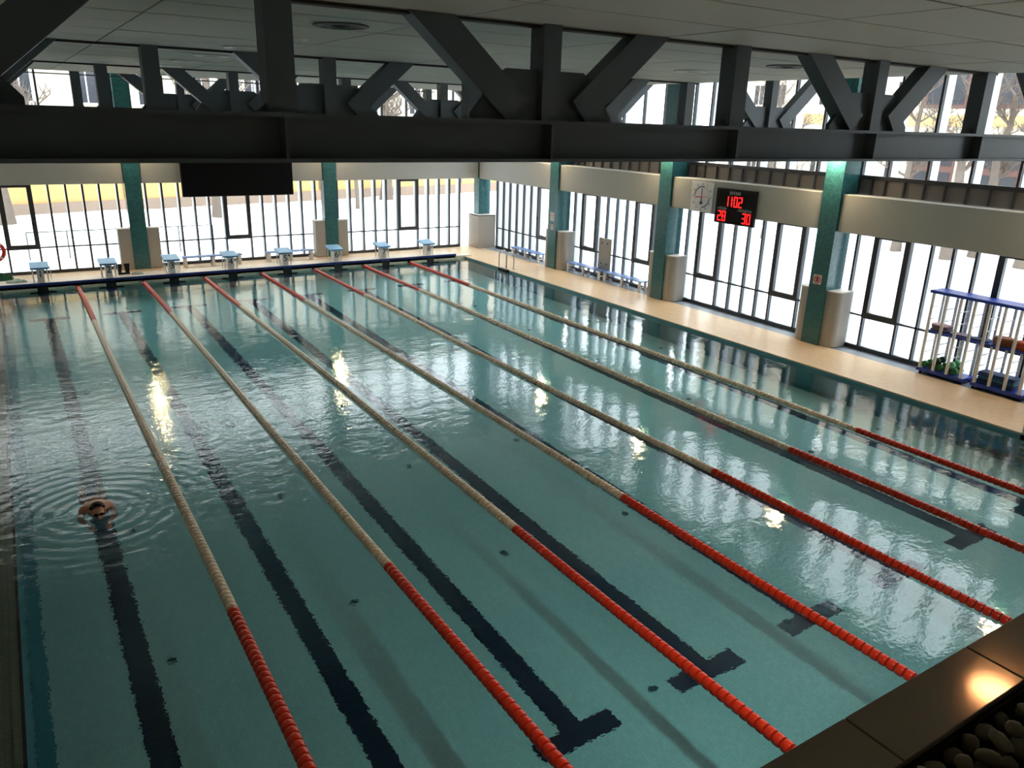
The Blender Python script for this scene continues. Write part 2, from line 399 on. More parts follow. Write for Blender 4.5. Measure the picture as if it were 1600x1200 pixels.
for i, y in enumerate(RC):
    if i == 0: continue
    # local +x -> world -y (towards the camera): rz = -90deg
    cover((15.86, y-.26, DZ-.01), -math.pi/2, False, 1.46, 'grey rounded cover on the near side of a right column')
    cover((15.86, y+.26, DZ-.01), -math.pi/2, True, 1.46, 'grey rounded cover on the far side of a right column')
for i, x in enumerate(FC[1:]):
    for sgn in (-1, 1):
        o = empty('column_cover', (x+sgn*.26, 27.04, DZ)); a, b = sorted((0, sgn*.40))
        MB().box(a, b, 0, .36, .02, 1.40).build('casing', GREYP, o); MB().box(a-.01 if sgn<0 else a, b+.01 if sgn>0 else b, -.01, .36, 1.40, 1.43).build('cap', MATS['cover_cap'], o)
        struct(o, 'grey flat cover beside a far column')
o = empty('column_cover', (15.6, 26.52, DZ))
MB().box(0, .84, 0, .02, 0, 1.43).build('front_panel', GREYP, o); MB().box(0, .02, .024, .9, 0, 1.43).build('side_panel', GREYP, o)
MB().box(0, .86, 0, .9, 1.40, 1.43).build('cap', MATS['cover_cap'], o)
struct(o, 'grey corner cover of two panels around the corner column')

k = 0
for i in range(5):   # right spandrels between columns
    ya, yb = RC[i+1]+.27, (RC[i]-.27 if i else 27.2)
    k += 1; struct(bevel(MB().box(15.87, 16.44, ya, yb, 3.02, 3.93).build('trim_%d' % (k+1), WHITE), .015), 'white beam above the right windows')
for i in range(3):
    xa, xb = FC[i+1]+.27, (FC[i]-.27 if i else 15.86)
    k += 1; struct(bevel(MB().box(xa, xb, 27.06, 27.42, 3.02, 3.93).build('trim_%d' % (k+1), WHITE), .015), 'white beam above the far windows')

# ------------------------------------------------------------------ windows
WN = [0]
def window(origin, axis, splits, z0, z1, transom, fins, label, casements=(), suffix=''):
    """glazed bay. axis 'x' (far wall) or 'y' (right wall); splits = sorted mullion coordinates along the axis;
    casements = indices of fields that hold an opening casement; outward = +y / +x"""
    WN[0] += 1
    w = struct(empty('window_%d%s' % (WN[0], suffix), (0, 0, 0)), label)
    def bx(name, a0, a1, o0, o1, zz0, zz1, m, parent=w):
        mm = MB()
        if axis == 'x': mm.box(a0, a1, origin+o0, origin+o1, zz0, zz1)
        else: mm.box(origin+o0, origin+o1, a0, a1, zz0, zz1)
        return mm.build(name, m, parent)
    a, b = splits[0], splits[-1]
    bx('bottom_rail', a-.03, b+.03, -.06, .02, z0, z0+.10, FRAME); bx('top_rail', a-.03, b+.03, -.06, .02, z1-.06, z1, FRAME)
    edge = set()
    for c in casements: edge |= {c, c+1}
    for i, s in enumerate(splits):
        hw = .028
        bx('mullion', s-hw, s+hw, -.05, .02, z0+.10, z1-.06, FRAME)
        if fins: bx('fin', s-.03, s+.03, .04, fins, z0-.1, z1, FIN)
    for i in range(len(splits)-1):
        s0, s1 = splits[i]+.028, splits[i+1]-.028
        zs = [z0+.10] + ([transom] if transom else []) + [z1-.06]
        for j in range(len(zs)-1):
            za, zb = zs[j] + (.02 if j else 0), zs[j+1] - (.02 if j < len(zs)-2 else 0)
            if j == len(zs)-2 and i in casements:
                cs = empty('casement', (0,0,0)); cs.parent = w; t = .085
                mm = MB()
                def q(a0,a1,zz0,zz1):
                    if axis == 'x': mm.box(a0,a1,origin-.075,origin+.03,zz0,zz1)
                    else: mm.box(origin-.075,origin+.03,a0,a1,zz0,zz1)
                q(s0-.05,s0+t,za-.06,zb+.01); q(s1-t,s1+.05,za-.06,zb+.01); q(s0+t,s1-t,za-.06,za+t); q(s0+t,s1-t,zb-t,zb+.01)
                mm.build('sash', FRAME, cs)
                bx('pane', s0+t, s1-t, -.006, .006, za+t, zb-t, GLASS, cs)
                bx('handle', s1-t+.02, s1-t+.05, -.11, -.075, (za+zb)/2-.32, (za+zb)/2-.20, BLACK, cs)
            else:
                bx('pane', s0, s1, -.006, .006, za, zb, GLASS)
    if transom: bx('transom', a, b, -.05, .02, transom-.02, transom+.02, FRAME)
    return w
for i in range(5):
    y = RC[i]
    if i == 0: sp = [22.40-.02, 23.30, 23.84, 24.37, 24.90, 25.44, 25.95, 26.48]; cs = (0,)
    else: sp = [y-5.46, y-4.87, y-3.94, y-3.44, y-2.92, y-2.40, y-1.88, y-.97, y-.47]; cs = (1, 6)
    window(WX, 'y', sp, DZ, 3.06, .96, .26, 'floor to ceiling window bay on the right wall', cs, '_offscreen' if i == 4 else '')
for i in range(3):
    x = FC[i+1]
    sp = [x+v for v in (.42, .95, 1.50, 2.02, 2.51, 3.03, 3.94, 4.44, 4.95, 5.45, 5.95)] + ([x+6.5] if i else [])
    window(WY, 'x', sp, DZ, 3.06, .95, .30, 'floor to ceiling window bay on the far wall', (5,))
# upper bands and clerestory
for i in range(5):
    y = RC[i]
    sp = [y-5.68, y-4.92, y-3.94, y-2.94, y-1.95, y-.97, y-.27]
    window(WX, 'y', sp, 4.28, 7.2, 4.92, .34, 'clerestory window bay on the right wall', (), '_offscreen' if i == 4 else '')
    b = struct(empty('trim_%d' % (20+i)), 'grey panelled band under the right clerestory')
    ss = sorted(sp + [(sp[j]+sp[j+1])/2 for j in range(len(sp)-1)])
    for j in range(len(ss)-1): MB().box(WX-.03, WX+.03, ss[j]+.02, ss[j+1]-.02, 3.90, 4.30).build('infill_panel', BAND, b)
    for s in ss: MB().box(WX-.08, WX+.03, s-.02, s+.02, 3.90, 4.30).build('rib', FRAME, b)
for i in range(3):
    x = FC[i+1]
    sp = [x+.27+j*(6.42/6) for j in range(7)]
    window(WY, 'x', sp, 4.28, 7.2, 4.92, .34, 'clerestory window bay on the far wall')
    struct(MB().box(sp[0], sp[-1], WY-.05, WY+.03, 3.90, 4.29).build('trim_%d' % (30+i), BAND), 'grey band under the far clerestory')

# left side: plain wall with columns and a beam
for i in range(5):
    y = RC[i]
    struct(MB().box(-5.2, -4.9, y-5.95+.27, y-.27, 3.02, 4.30).build('wall_left_%d' % (i+1), WALLW), 'white beam on the left wall')
for y in RC:
    column('column', -5.2, -4.6, y-.26, y+.26, 'teal mosaic column on the left side')

# ------------------------------------------------------------------ walls, roof, gallery
struct(MB().box(-5.2, -5.0, -6.6, 27.8, -.3, ROOF).build('wall_left', WALLW), 'plain white wall along the left side of the pool hall')
struct(MB().box(-5.2, 16.6, -6.8, -6.6, -.3, ROOF).build('wall_back', WALLW), 'plain white wall behind the gallery')
struct(MB().box(WX-.1, WX+.1, -6.6, RC[5]-.26, -.3, ROOF).build('wall_right', WALLW), 'plain wall beside the gallery')
struct(MB().box(-5.2, 17.0, -6.8, 27.9, ROOF, ROOF+.25).build('roof', WALLW), 'roof slab over the pool hall')
struct(MB().box(WX-.06, WX+.08, RC[5], 27.45, 7.2, ROOF).build('wall_right_top', WALLW), 'wall strip above the right clerestory')
struct(MB().box(-5.0, WX, WY-.06, WY+.08, 7.2, ROOF).build('wall_far_top', WALLW), 'wall strip above the far clerestory')
struct(MB().box(-5.0, WX-.1, -6.6, -2.27, 3.40, 3.78).build('floor_gallery', GALLERY), 'gallery floor slab')
struct(MB().box(-5.0, WX-.1, -2.27, -2.11, 0.0, 3.828).build('wall_gallery', GALLERY), 'wall under the gallery edge')

# ceiling of panels
CX0, CX1, CY0, CY1, CZ = -4.73, 10.85, -1.65, 19.6, 6.24
ce = struct(empty('ceiling', (0, 0, CZ)), 'suspended ceiling of long pale panels')
MB().box(CX0, CX1, CY0, CY1, .03, .09).build('ceiling_backing', CEIL_GAP, ce)
xs = [CX0] + [-.17 + 2.28*j for j in range(-1, 5)] + [CX1]; ys = [CY0 + 1.0*j for j in range(22)]; ys[-1] = CY1
pm = {}
for a in range(len(xs)-1):
    for b in range(len(ys)-1):
        w_, d_ = xs[a+1]-xs[a]-.02, ys[b+1]-ys[b]-.032
        key = (round(w_, 3), round(d_, 3))
        if key not in pm: pm[key] = MB().box(-w_/2, w_/2, -d_/2, d_/2, 0, .03).mesh('ceiling_panel', CEIL)
        link_mesh('ceiling_panel', pm[key], ce, ((xs[a]+xs[a+1])/2, (ys[b]+ys[b+1])/2, random.uniform(0, .004)))
# round diffusers in the ceiling
def diffuser(x, y, dark, label):
    o = empty('ceiling_diffuser', (x, y, CZ))
    MB().lathe([(.27, 0), (.275, -.012), (.24, -.022), (.215, -.014)], seg=24, caps=False).build('rim', WHITEP if not dark else BAND, o, smooth=True)
    for q, r in enumerate((.18, .13, .08, .03)):
        MB().lathe([(r+.022, -.006-.003*q), (r+.02, -.012-.004*q), (r-.012, -.002)], seg=20, caps=False).build('vane', FRAME if dark else WHITEP, o, smooth=True)
    MB().lathe([(.215, -.002), (.0, -.002)], seg=20).build('throat', BLACK if dark else BAND, o)
    return tag(o, label, 'air vent', 'round ceiling diffusers')
for x in (1.55, 6.1):
    for j, y in enumerate((4.92, 6.8, 8.6, 10.6, 12.5, 14.4, 16.4)):
        if x > 5 and j not in (0, 1, 3): continue
        xx = x if x < 5 else 8.1
        diffuser(xx, y, j in (0,), ('dark round ceiling vent just behind the big near truss, ' if j == 0 else 'pale round ceiling vent, %s behind the near truss, ' % ['', 'second', 'third', 'fourth', 'fifth', 'sixth', 'seventh'][j]) + ('in the row over lane two' if x < 5 else 'in the row over lane five'))

# warm downlight in the ceiling over the near end of the pool (mirrored in the polished border tile)
for j, (x, y) in enumerate(NEAR_LAMPS):
    o = empty('ceiling_lamp_offscreen', (x, y, CZ))
    MB().lathe([(.20, .0), (.205, -.02), (.17, -.03), (.16, -.012)], seg=24, caps=False).build('rim', WHITEP, o, smooth=True)
    MB().lathe([(.16, -.006), (.0, -.006)], seg=24).build('lens', emit_mat('downlight_lens', (255, 232, 200), 1.5), o)
    ld = bpy.data.lights.new('lamp_bulb_offscreen', 'AREA'); ld.shape = 'DISK'; ld.size = .30; ld.spread = math.radians(84); ld.energy = NEAR_W; ld.color = (1.0, .89, .74)
    ld.cycles.is_caustics_light = True
    lo = bpy.data.objects.new('lamp_bulb_offscreen', ld); COL.objects.link(lo); lo.parent = o; lo.location = (0, 0, -.04); lo.rotation_euler = (math.radians(18), 0, 0)   # tilted towards the pool
    tag(o, 'round warm downlight in the ceiling above the stone border of the gallery', 'lamp')
for oo in basin.children:
    if oo.type == 'MESH': oo.cycles.is_caustics_receiver = True
wm.cycles.is_caustics_caster = True

# ------------------------------------------------------------------ roof trusses
NODES = [-2.07, 3.0, 8.07, 13.14]; MIDS = [-4.6, .46, 5.53, 10.6, 15.67]
def truss():
    t = struct(empty('roof_truss', (0, 0, 0)), 'dark grey steel roof truss spanning the pool')
    MB().box(-5.0, 16.1, -.17, .17, 5.375, 5.41).build('top_flange', STEEL, t); MB().box(-5.0, 16.1, -.17, .17, 5.035, 5.065).build('bottom_flange', STEEL, t)
    MB().box(-5.0, 16.1, -.02, .02, 5.065, 5.375).build('web', STEEL, t)
    for x in NODES + MIDS: MB().box(x-.012, x+.012, -.165, .165, 5.065, 5.375).build('stiffener', STEEL, t)
    for x in NODES:
        poly = [(x-.80, 5.41), (x+.80, 5.41), (x+.80, 5.46), (x+.50, 5.80), (x+.43, 5.855), (x-.43, 5.855), (x-.50, 5.80), (x-.80, 5.46)]
        MB().prism(poly, 'y', -.03, .03).build('gusset', STEEL, t)
        MB().box(x-.10, x+.10, -.11, .11, 5.41, 7.0).build('post', STEEL, t)
        for s in (-1, 1):
            p0, p1 = Vector((x+s*.36, 0, 5.49)), Vector((x+s*2.05, 0, 6.95)); d = (p1-p0).normalized(); nrm = Vector((0,1,0)).cross(d)
            MB().obox((p0+p1)/2, d, (0,1,0), nrm, (p1-p0).length/2, .10, .14).build('diagonal', STEEL, t)
    for x in MIDS:
        if x > 15 or x < -4.5: continue
        MB().box(x-.11, x+.11, -.11, .11, 5.41, 7.0).build('post', STEEL, t)
        for s in (-1, 1): MB().prism([(x+s*.11, 5.41), (x+s*.21, 5.41), (x+s*.16, 5.425), (x+s*.11, 5.48)], 'y', -.03, .03).build('fillet', STEEL, t)
    MB().box(-5.0, 16.1, -.15, .15, 6.95, 7.25).build('upper_chord', STEEL, t)
    MB().box(CX0, CX1, -.06, .06, 6.215, 6.24).build('ceiling_strip', CEIL_GAP, t)
    return t
T0 = truss(); T0.location = (0, RC[4], 0)
for y in RC[1:4]:
    t = copy_tree(T0); t.location = (0, y, 0)

# ------------------------------------------------------------------ lane ropes
def bead_profile(r, l): return [(r*.45, -l*.5), (r*.93, -l*.44), (r, -l*.2), (r, l*.2), (r*.93, l*.44), (r*.45, l*.5)]
BR, BL, BP = .072, .082, .098
bead_red = MB().lathe(bead_profile(BR, BL), 'y', seg=12).mesh('float', RED, True)
bead_cream = MB().lathe(bead_profile(BR*.97, BL), 'y', seg=12).mesh('float', CREAM, True)
for i in range(7):
    x = i*LW
    R_ = tag(empty('lane_rope', (x, 0, .012)), 'red and cream lane rope floating between the lanes of starting blocks %s and %s' % (NUM[i], NUM[i+1]), 'lane rope', 'lane ropes')
    MB().tube([(0, .0, .0), (0, 12, .0), (0, PY1+.0, .0)], .012, 6).build('cable', CABLE, R_)
    n = int((PY1-.25)/BP); far_r, far_c = MB(), MB()
    for j in range(n):
        y = .15 + j*BP; red = y < 5.0 or y > 20.0
        z = .006*math.sin(y*.9+i)
        xo = .012*math.sin(y*.33+i*1.7) * min(1, y/3) * min(1, (25-y)/3)
        if y < 9.0: link_mesh('float', bead_red if red else bead_cream, R_, (xo, y, z))
        else: (far_r if red else far_c).lathe(bead_profile(BR, BL), 'y', (xo, y, z), 8)
    tag(far_c.build('cream_floats', CREAM, R_, True), kind='stuff'); tag(far_r.build('red_floats', RED, R_, True), kind='stuff')
    MB().box(-.03, .03, PY1-.14, PY1-.02, -.02, .06).build('end_hook', BLACK, R_)

# ------------------------------------------------------------------ starting blocks
FACE_Y = Matrix.Rotation(math.radians(90), 4, 'X')                                   # text facing -y
FACE_X = Matrix(((0,0,-1,0),(-1,0,0,0),(0,1,0,0),(0,0,0,1)))                          # text facing -x
BLK_SLOPE = 9.0
for i in range(8):
    x = (i-.5)*LW
    B = tag(empty('starting_block', (x, PY1+.16, .21)), 'starting block bearing the number %s, with light blue sloping top' % NUM[i], 'starting block', 'starting blocks')
    t = MB().obox((0, .20, .485), (1,0,0), (0,math.cos(math.radians(BLK_SLOPE)),math.sin(math.radians(BLK_SLOPE))), (0,-math.sin(math.radians(BLK_SLOPE)),math.cos(math.radians(BLK_SLOPE))), .26, .30, .03).build('top_plate', LBLUE, B)
    bevel(t, .012)
    MB().prism([(-.02,.0),(.34,.0),(.34,.47),(-.02,.415)], 'x', -.095, .095).build('pedestal', WHITEP, B)
    MB().box(-.08, .08, -.032, -.022, .10, .39).build('number_panel', WHITEP, B)
    text_mesh('number', str(i+1), .30, BLACK, B, Matrix.Translation((0, -.034, .25)) @ FACE_Y, .003)
    for s in (-1, 1):
        MB().tube([(s*.20, .02, 0), (s*.20, .02, .43)], .016, 8).build('leg', WHITEP, B)
        MB().tube([(s*.20, .36, 0), (s*.20, .36, .48)], .016, 8).build('leg', WHITEP, B)
    MB().tube([(.29, .30, 0), (.29, .30, .36), (.275, .30, .42), (.24, .30, .45)], .014, 8).build('side_handle', CHROME, B)
    MB().tube([(-.17, .0, .40), (.17, .0, .40)], .014, 8).build('start_grip', CHROME, B)

# ------------------------------------------------------------------ benches
def bench(x, y, rz, length, label, group=None):
    o = empty('bench', (x, y, DZ if x < 15 else DZ-.012), rz); h = .37
    for j in range(3): bevel(MB().box(-length/2, length/2, -.17+.115*j, -.17+.115*j+.105, h-.035, h).build('seat_slat', BENCHB, o), .008)
    k = max(2, round(length/1.0)+1)
    for j in range(k):
        u = -length/2 + .10 + (length-.2)*j/(k-1)
        for s in (-1, 1): bevel(MB().box(u-.05, u+.05, s*.13-.03, s*.13+.03, 0, h-.035).build('leg', WHITEP, o), .008)
        MB().box(u-.03, u+.03, -.10, .10, .12, .17).build('foot_brace', WHITEP, o)
    MB().box(-length/2+.15, length/2-.15, -.06, .06, .16, .20).build('lower_shelf', mat('bench_shelf', (60, 70, 96), .5), o)
    return tag(o, label, 'bench', group)
bench(4.55, 26.86, 0, 2.1, 'long blue bench behind starting blocks 3 and 4')
bench(7.42, 26.86, 0, 1.85, 'blue bench behind starting block 5 beside the grey column cover')
bench(16.16, 23.45, math.pi/2, 2.1, 'blue bench under the corner window near the pool ladder')
bench(16.16, 19.55, math.pi/2, 2.05, 'blue bench in front of the grey standing panel, the farther of two end to end')
bench(16.16, 17.35, math.pi/2, 2.05, 'blue bench beside the grey cover, the nearer of two end to end')
# standing panel behind the benches
o = tag(empty('standing_panel', (16.40, 18.82, DZ-.012)), 'grey standing panel with four bolts behind the blue benches', 'panel')
MB().box(-.02, .02, -.33, .33, .0, 1.45).build('board', GREYP, o)
for dy in (-.16, .16):
    for dz in (.55, 1.28): MB().lathe([(.03, -.035), (.03, -.02)], 'x', (0, dy, dz), 10).build('bolt', FRAME, o)

# ------------------------------------------------------------------ pool ladders
def ladder(y, label):
    o = empty('pool_ladder', (PX1, y, DZ))
    for s in (-.27, .27):
        p = [(-.09, s, -1.2), (-.09, s, .50)] + [(-.09+.16*(1-math.cos(a)), s, .50+.16*math.sin(a)) for a in [math.pi*q/8 for q in range(1, 8)]] + [(.23, s, .45), (.23, s, 0)]
        MB().tube(p, .022, 10).build('handrail', CHROME, o, True)
        MB().lathe([(.05, 0), (.05, .012), (.03, .02)], 'z', (.23, s, 0), 12).build('floor_flange', CHROME, o)
    for k in range(4): bevel(MB().box(-.15, -.03, -.27, .27, -.30-.27*k, -.265-.27*k).build('tread', WHITEP, o), .006)
    bevel(MB().box(-.13, .02, -.29, .29, -.12, .012).build('top_tread', BLACK, o), .01)
    return tag(o, label, 'ladder', 'pool ladders')
ladder(21.9, 'chrome pool ladder with black top tread near the corner bench')
ladder(2.95, 'chrome pool ladder with black top tread near the equipment rack')

# ------------------------------------------------------------------ big screen, scoreboard, pace clock, signs
o = tag(empty('display_screen', (5.72, 26.80, 2.54)), 'large black hanging screen in front of the far windows', 'screen')
bevel(MB().box(-1.97, 1.97, 0, .14, 0, 2.2).build('housing', BLACK, o), .02)
MB().box(-1.93, 1.93, -.006, .0, .04, 2.16).build('screen_face', SCREEN, o)
for s in (-1.5, 1.5): MB().box(s-.03, s+.03, .14, .28, .9, .98).build('bracket', STEEL, o)
LED = emit_mat('red_led', (255, 30, 30), 0.28); LEDD = mat('led_off', (46, 10, 12), .5); PRINT = mat('grey_print', (196, 198, 200), .6)
SEGS = {'0':'abcdef','1':'bc','2':'abged','3':'abgcd','8':'abcdefg','-':''}
def digit(m, ch, u, v, w, h, t):
    """seven segment digit in board plane (u right, v up); returns boxes as (u0,u1,v0,v1)"""
    r = []; q = SEGS[ch]
    if 'a' in q: r.append((u-w/2+t*.2, u+w/2-t*.2, v+h/2-t, v+h/2))
    if 'd' in q: r.append((u-w/2+t*.2, u+w/2-t*.2, v-h/2, v-h/2+t))
    if 'g' in q: r.append((u-w/2+t*.2, u+w/2-t*.2, v-t/2, v+t/2))
    if 'f' in q: r.append((u-w/2, u-w/2+t, v+t*.2, v+h/2-t*.2))
    if 'b' in q: r.append((u+w/2-t, u+w/2, v+t*.2, v+h/2-t*.2))
    if 'e' in q: r.append((u-w/2, u-w/2+t, v-h/2+t*.2, v-t*.2))
    if 'c' in q: r.append((u+w/2-t, u+w/2, v-h/2+t*.2, v-t*.2))
    for (a, b, c, d) in r: m.box(-.012, -.004, -b, -a, c, d)
o = tag(empty('scoreboard', (15.78, 12.47, 3.28)), 'black digital board with red numbers 11:02, 28 and 30 on the white beam', 'scoreboard')
bevel(MB().box(0, .09, -.725, .725, -.485, .485).build('housing', BLACK, o), .01)
MB().box(-.004, 0, -.70, .70, -.46, .46).build('board_face', SCREEN, o)
for ch, u, v, nm in (('1', -.30, .14, 0), ('1', -.165, .14, 0), ('0', .03, .14, 0), ('2', .20, .14, 0), ('2', -.53, -.28, 0), ('8', -.36, -.28, 0), ('3', .38, -.28, 0), ('0', .55, -.28, 0)):
    m = MB(); digit(m, ch, u, v, .135, .29, .034); m.build('led_digit', LED, o)
m = MB()
for v in (.09, .19): m.box(-.012, -.004, .075, .10, v-.012, v+.012)
m.build('led_colon', LED, o)
for s, u, v, h in (('ВРЕМЯ', -.02, .365, .12), ('t ВОДЫ', -.45, -.07, .095), ('t ВОЗДУХА', .38, -.075, .095)):
    text_mesh('caption', s, h, PRINT, o, Matrix.Translation((-.008, -u, v)) @ FACE_X, .001)
o = tag(empty('pace_clock', (15.84, 13.82, 3.44)), 'white square pace clock with red and blue hands beside the digital board', 'clock')
bevel(MB().box(0, .03, -.44, .44, -.43, .43).build('face', mat('clock_white', (238, 236, 240), .5), o), .008)
CB = mat('clock_blue', (52, 62, 110), .5); CR = mat('clock_red', (214, 70, 70), .5)
def arc(m, r0, r1, a0, a1, n=20):
    for q in range(n):
        t0, t1 = a0+(a1-a0)*q/n, a0+(a1-a0)*(q+1)/n; k = len(m.v)
        for xx in (-.006, .002):
            for rr, tt in ((r0,t0),(r1,t0),(r1,t1),(r0,t1)): m.v.append((xx, -rr*math.cos(tt), rr*math.sin(tt)))
        m.f += [(k,k+1,k+2,k+3),(k+4,k+7,k+6,k+5),(k,k+4,k+5,k+1),(k+1,k+5,k+6,k+2),(k+2,k+6,k+7,k+3),(k+3,k+7,k+4,k)]
    return m
arc(MB(), .285, .312, math.radians(75), math.radians(175)).build('dial_arc', CB, o); arc(MB(), .285, .312, math.radians(-85), math.radians(-5)).build('dial_arc', CB, o)
arc(MB(), .292, .302, math.radians(-5), math.radians(75)).build('dial_ring', PRINT, o); arc(MB(), .292, .302, math.radians(175), math.radians(275)).build('dial_ring', PRINT, o)
for q in range(12):
    a = math.radians(30*q); text_mesh('dial_number', str(60 if q == 0 else 5*q), .075, CB, o, Matrix.Translation((-.003, -.365*math.sin(a), .365*math.cos(a))) @ FACE_X, .0005)
def hand(m, a, l0, l1, w):
    a = math.radians(a); d = Vector((0, -math.sin(a), math.cos(a))); s = Vector((0, math.cos(a), math.sin(a)))
    return m.obox(Vector((-.014, 0, 0)) + d*(l0+l1)/2, (1,0,0), s, d, .003, w/2, (l1-l0)/2)
hand(MB(), 0, 0, .25, .022).build('hand', CB, o); hand(MB(), 180, .0, .16, .03).build('hand', mat('clock_hand_blue', (36, 60, 150), .5), o)
hand(MB(), 266, 0, .26, .03).build('hand', CR, o); hand(MB(), 86, 0, .26, .02).build('hand', mat('clock_pale_red', (232, 150, 146), .5), o)
MB().lathe([(.05, -.02), (.05, -.008)], 'x', (0, 0, -.17), 12).build('hand_tip', CB, o)
def sign(x, y, z, w, h, label, red):
    o = empty('wall_sign', (x, y, z)); MB().box(-.008, 0, -w/2, w/2, -h/2, h/2).build('plate', mat('sign_white', (226, 216, 212), .5), o)
    if red:
        a = arc(MB(), w*.30, w*.42, 0, 2*math.pi, 24); a.v = [(p[0]-.006, p[1], p[2]) for p in a.v]; a.build('red_ring', CR, o)
        MB().box(-.013, -.008, -w*.14, w*.14, -h*.22, h*.22).build('pictogram', BLACK, o)
        q = MB().obox((-.014, 0, 0), (1,0,0), (0,.707,.707), (0,-.707,.707), .002, w*.38, w*.04); q.build('red_bar', CR, o)
    else:
        for k in range(3): MB().box(-.011, -.008, -w*.35, w*.35, h*(.28-.24*k)-.012, h*(.28-.24*k)+.012).build('print_line', CR if k == 0 else PRINT, o)
    return tag(o, label, 'sign')
sign(15.799, RC[3]+.03, 1.77, .24, .24, 'square white prohibition sign with a red ring on a teal column', True)
sign(15.799, RC[1], 2.02, .24, .30, 'pale notice sheet on the teal column by the ladder, the upper of two', False)
sign(15.799, RC[1]-.02, 1.64, .18, .20, 'small pale sign on the teal column by the ladder, the lower of two', False)

# ------------------------------------------------------------------ equipment rack with pool toys
RX, RY0, RY1 = 16.02, 4.25, 6.52
rk = tag(empty('equipment_rack', (RX, (RY0+RY1)/2, DZ-.012)), 'tall rack with blue shelves and white ladder frames by the right windows', 'rack')
hy = (RY1-RY0)/2
bevel(MB().box(-.06, .44, -hy-.06, hy+.06, 1.90, 1.97).build('top_board', RACKB, rk), .01)
bevel(MB().box(.0, .40, -hy, hy, 1.00, 1.045).build('middle_shelf', RACKB, rk), .008)
bevel(MB().box(-.05, .44, -hy-.04, -.08, .07, .15).build('bottom_tray', RACKB, rk), .01); bevel(MB().box(-.05, .44, .08, hy+.04, .07, .15).build('bottom_tray', RACKB, rk), .01)
for j in range(8):
    y = -hy+.03+(2*hy-.06)*j/7
    for xx in (-.035, .415): bevel(MB().box(xx-.028, xx+.028, y-.028, y+.028, .15 if abs(y) > .1 else .1, 1.90).build('upright', WHITEP, rk), .006)
    for z in (.52, .76, 1.30, 1.58): MB().tube([(-.035, y, z), (.415, y, z)], .012, 6).build('rung', WHITEP, rk)
for y in (-hy+.05, -.14, .14, hy-.05):
    for xx in (-.0, .40):
        MB().lathe([(.035, -.018), (.035, .018)], 'y', (xx, y, .035), 12).build('caster', BLACK, rk)
def blob_heap(name, n, cx, cyy, z, sx, sy, sz, m, label, cat, group=None):
    pass
def kickboard(loc, rz, m, label, tilt=0.0):
    poly = [(-.14, -.20), (.14, -.20), (.14, .10)] + [(.14*math.cos(a), .10+.12*math.sin(a)) for a in [math.pi*q/8 for q in range(1, 8)]] + [(-.14, .10)]
    o = MB().prism(poly, 'z', 0, .035).build('kickboard', m, None, loc=loc, rz=rz); bevel(o, .012); o.rotation_euler = (0, tilt, rz)
    return tag(o, label, 'kickboard', 'foam boards on the rack')
GP = mat('grey_purple_foam', (150, 132, 140), .8); GP2 = mat('grey_foam', (112, 108, 118), .8)
zt = DZ-.012+1.046
kickboard((RX+.19, 6.30, zt), .12, GP2, 'dark grey foam board at the bottom of the pile on the middle shelf')
kickboard((RX+.19, 6.28, zt+.037), -.14, GP, 'greyish pink foam board in the middle of the pile on the middle shelf')
kickboard((RX+.19, 6.29, zt+.074), .06, GP2, 'grey foam board lying second in the pile on the middle shelf')
kickboard((RX+.19, 6.30, zt+.111), -.08, mat('pink_foam', (196, 160, 164), .8), 'pink foam board on top of the pile on the middle shelf')
kickboard((RX+.19, 5.85, zt), .10, GP, 'greyish pink foam board lying flat beside the pile on the middle shelf')
kickboard((RX+.19, 5.38, zt), .1, mat('slate_foam', (70, 80, 104), .8), 'slate blue foam board alone on the middle shelf')
def lump(name, loc, size, m, label, cat, group=None, seed=0, rz=0.0):
    bm = bmesh.new(); bmesh.ops.create_icosphere(bm, subdivisions=3, radius=1)
    rnd = random.Random(seed)
    from mathutils import noise
    for v in bm.verts:
        f = 1 + .28*noise.noise(v.co*1.6 + Vector((seed*3.1, 0, 0))) + .14*noise.noise(v.co*3.5 + Vector((0, seed*2.7, 0)))
        v.co = Vector((v.co.x*size[0]*f, v.co.y*size[1]*f, max(v.co.z, -.75)*size[2]*f))
    zmin = min(v.co.z for v in bm.verts)
    for v in bm.verts: v.co.z -= zmin
    me = bpy.data.meshes.new(name); bm.to_mesh(me); bm.free(); me.materials.append(m)
    for p in me.polygons: p.use_smooth = True
    o = bpy.data.objects.new(name, me); COL.objects.link(o); o.location = loc; o.rotation_euler = (0, 0, rz)
    return tag(o, label, cat, group)
BRN = mat('brown_foam', (150, 94, 58), .8, noise=.15); ORG = mat('orange_foam', (196, 84, 46), .8, noise=.1)
def belt_stack(loc, m, label, n, rnd):
    o = empty('float_belt_pile', loc)
    for k in range(n):
        mm = MB(); poly = []
        for q in range(24):
            a = 2*math.pi*q/24; poly.append((.155*math.cos(a), .20*math.sin(a)))
        b = mm.prism(poly, 'z', k*.062, k*.062+.056).build('belt', m, o); bevel(b, .02); b.location = (random.uniform(-.01, .01), random.uniform(-.01, .01), 0)
    return tag(o, label, 'float')
belt_stack((RX+.19, 4.92, zt), BRN, 'brown foam pile on the middle shelf of the rack', 3, 1)
belt_stack((RX+.19, 4.47, zt), ORG, 'orange foam pile on the middle shelf of the rack', 3, 2)
zb = DZ-.012+.15
GRN = mat('green_foam', (46, 128, 58), .6, noise=.15); DGRN = mat('dark_green_foam', (26, 76, 44), .6, noise=.15)
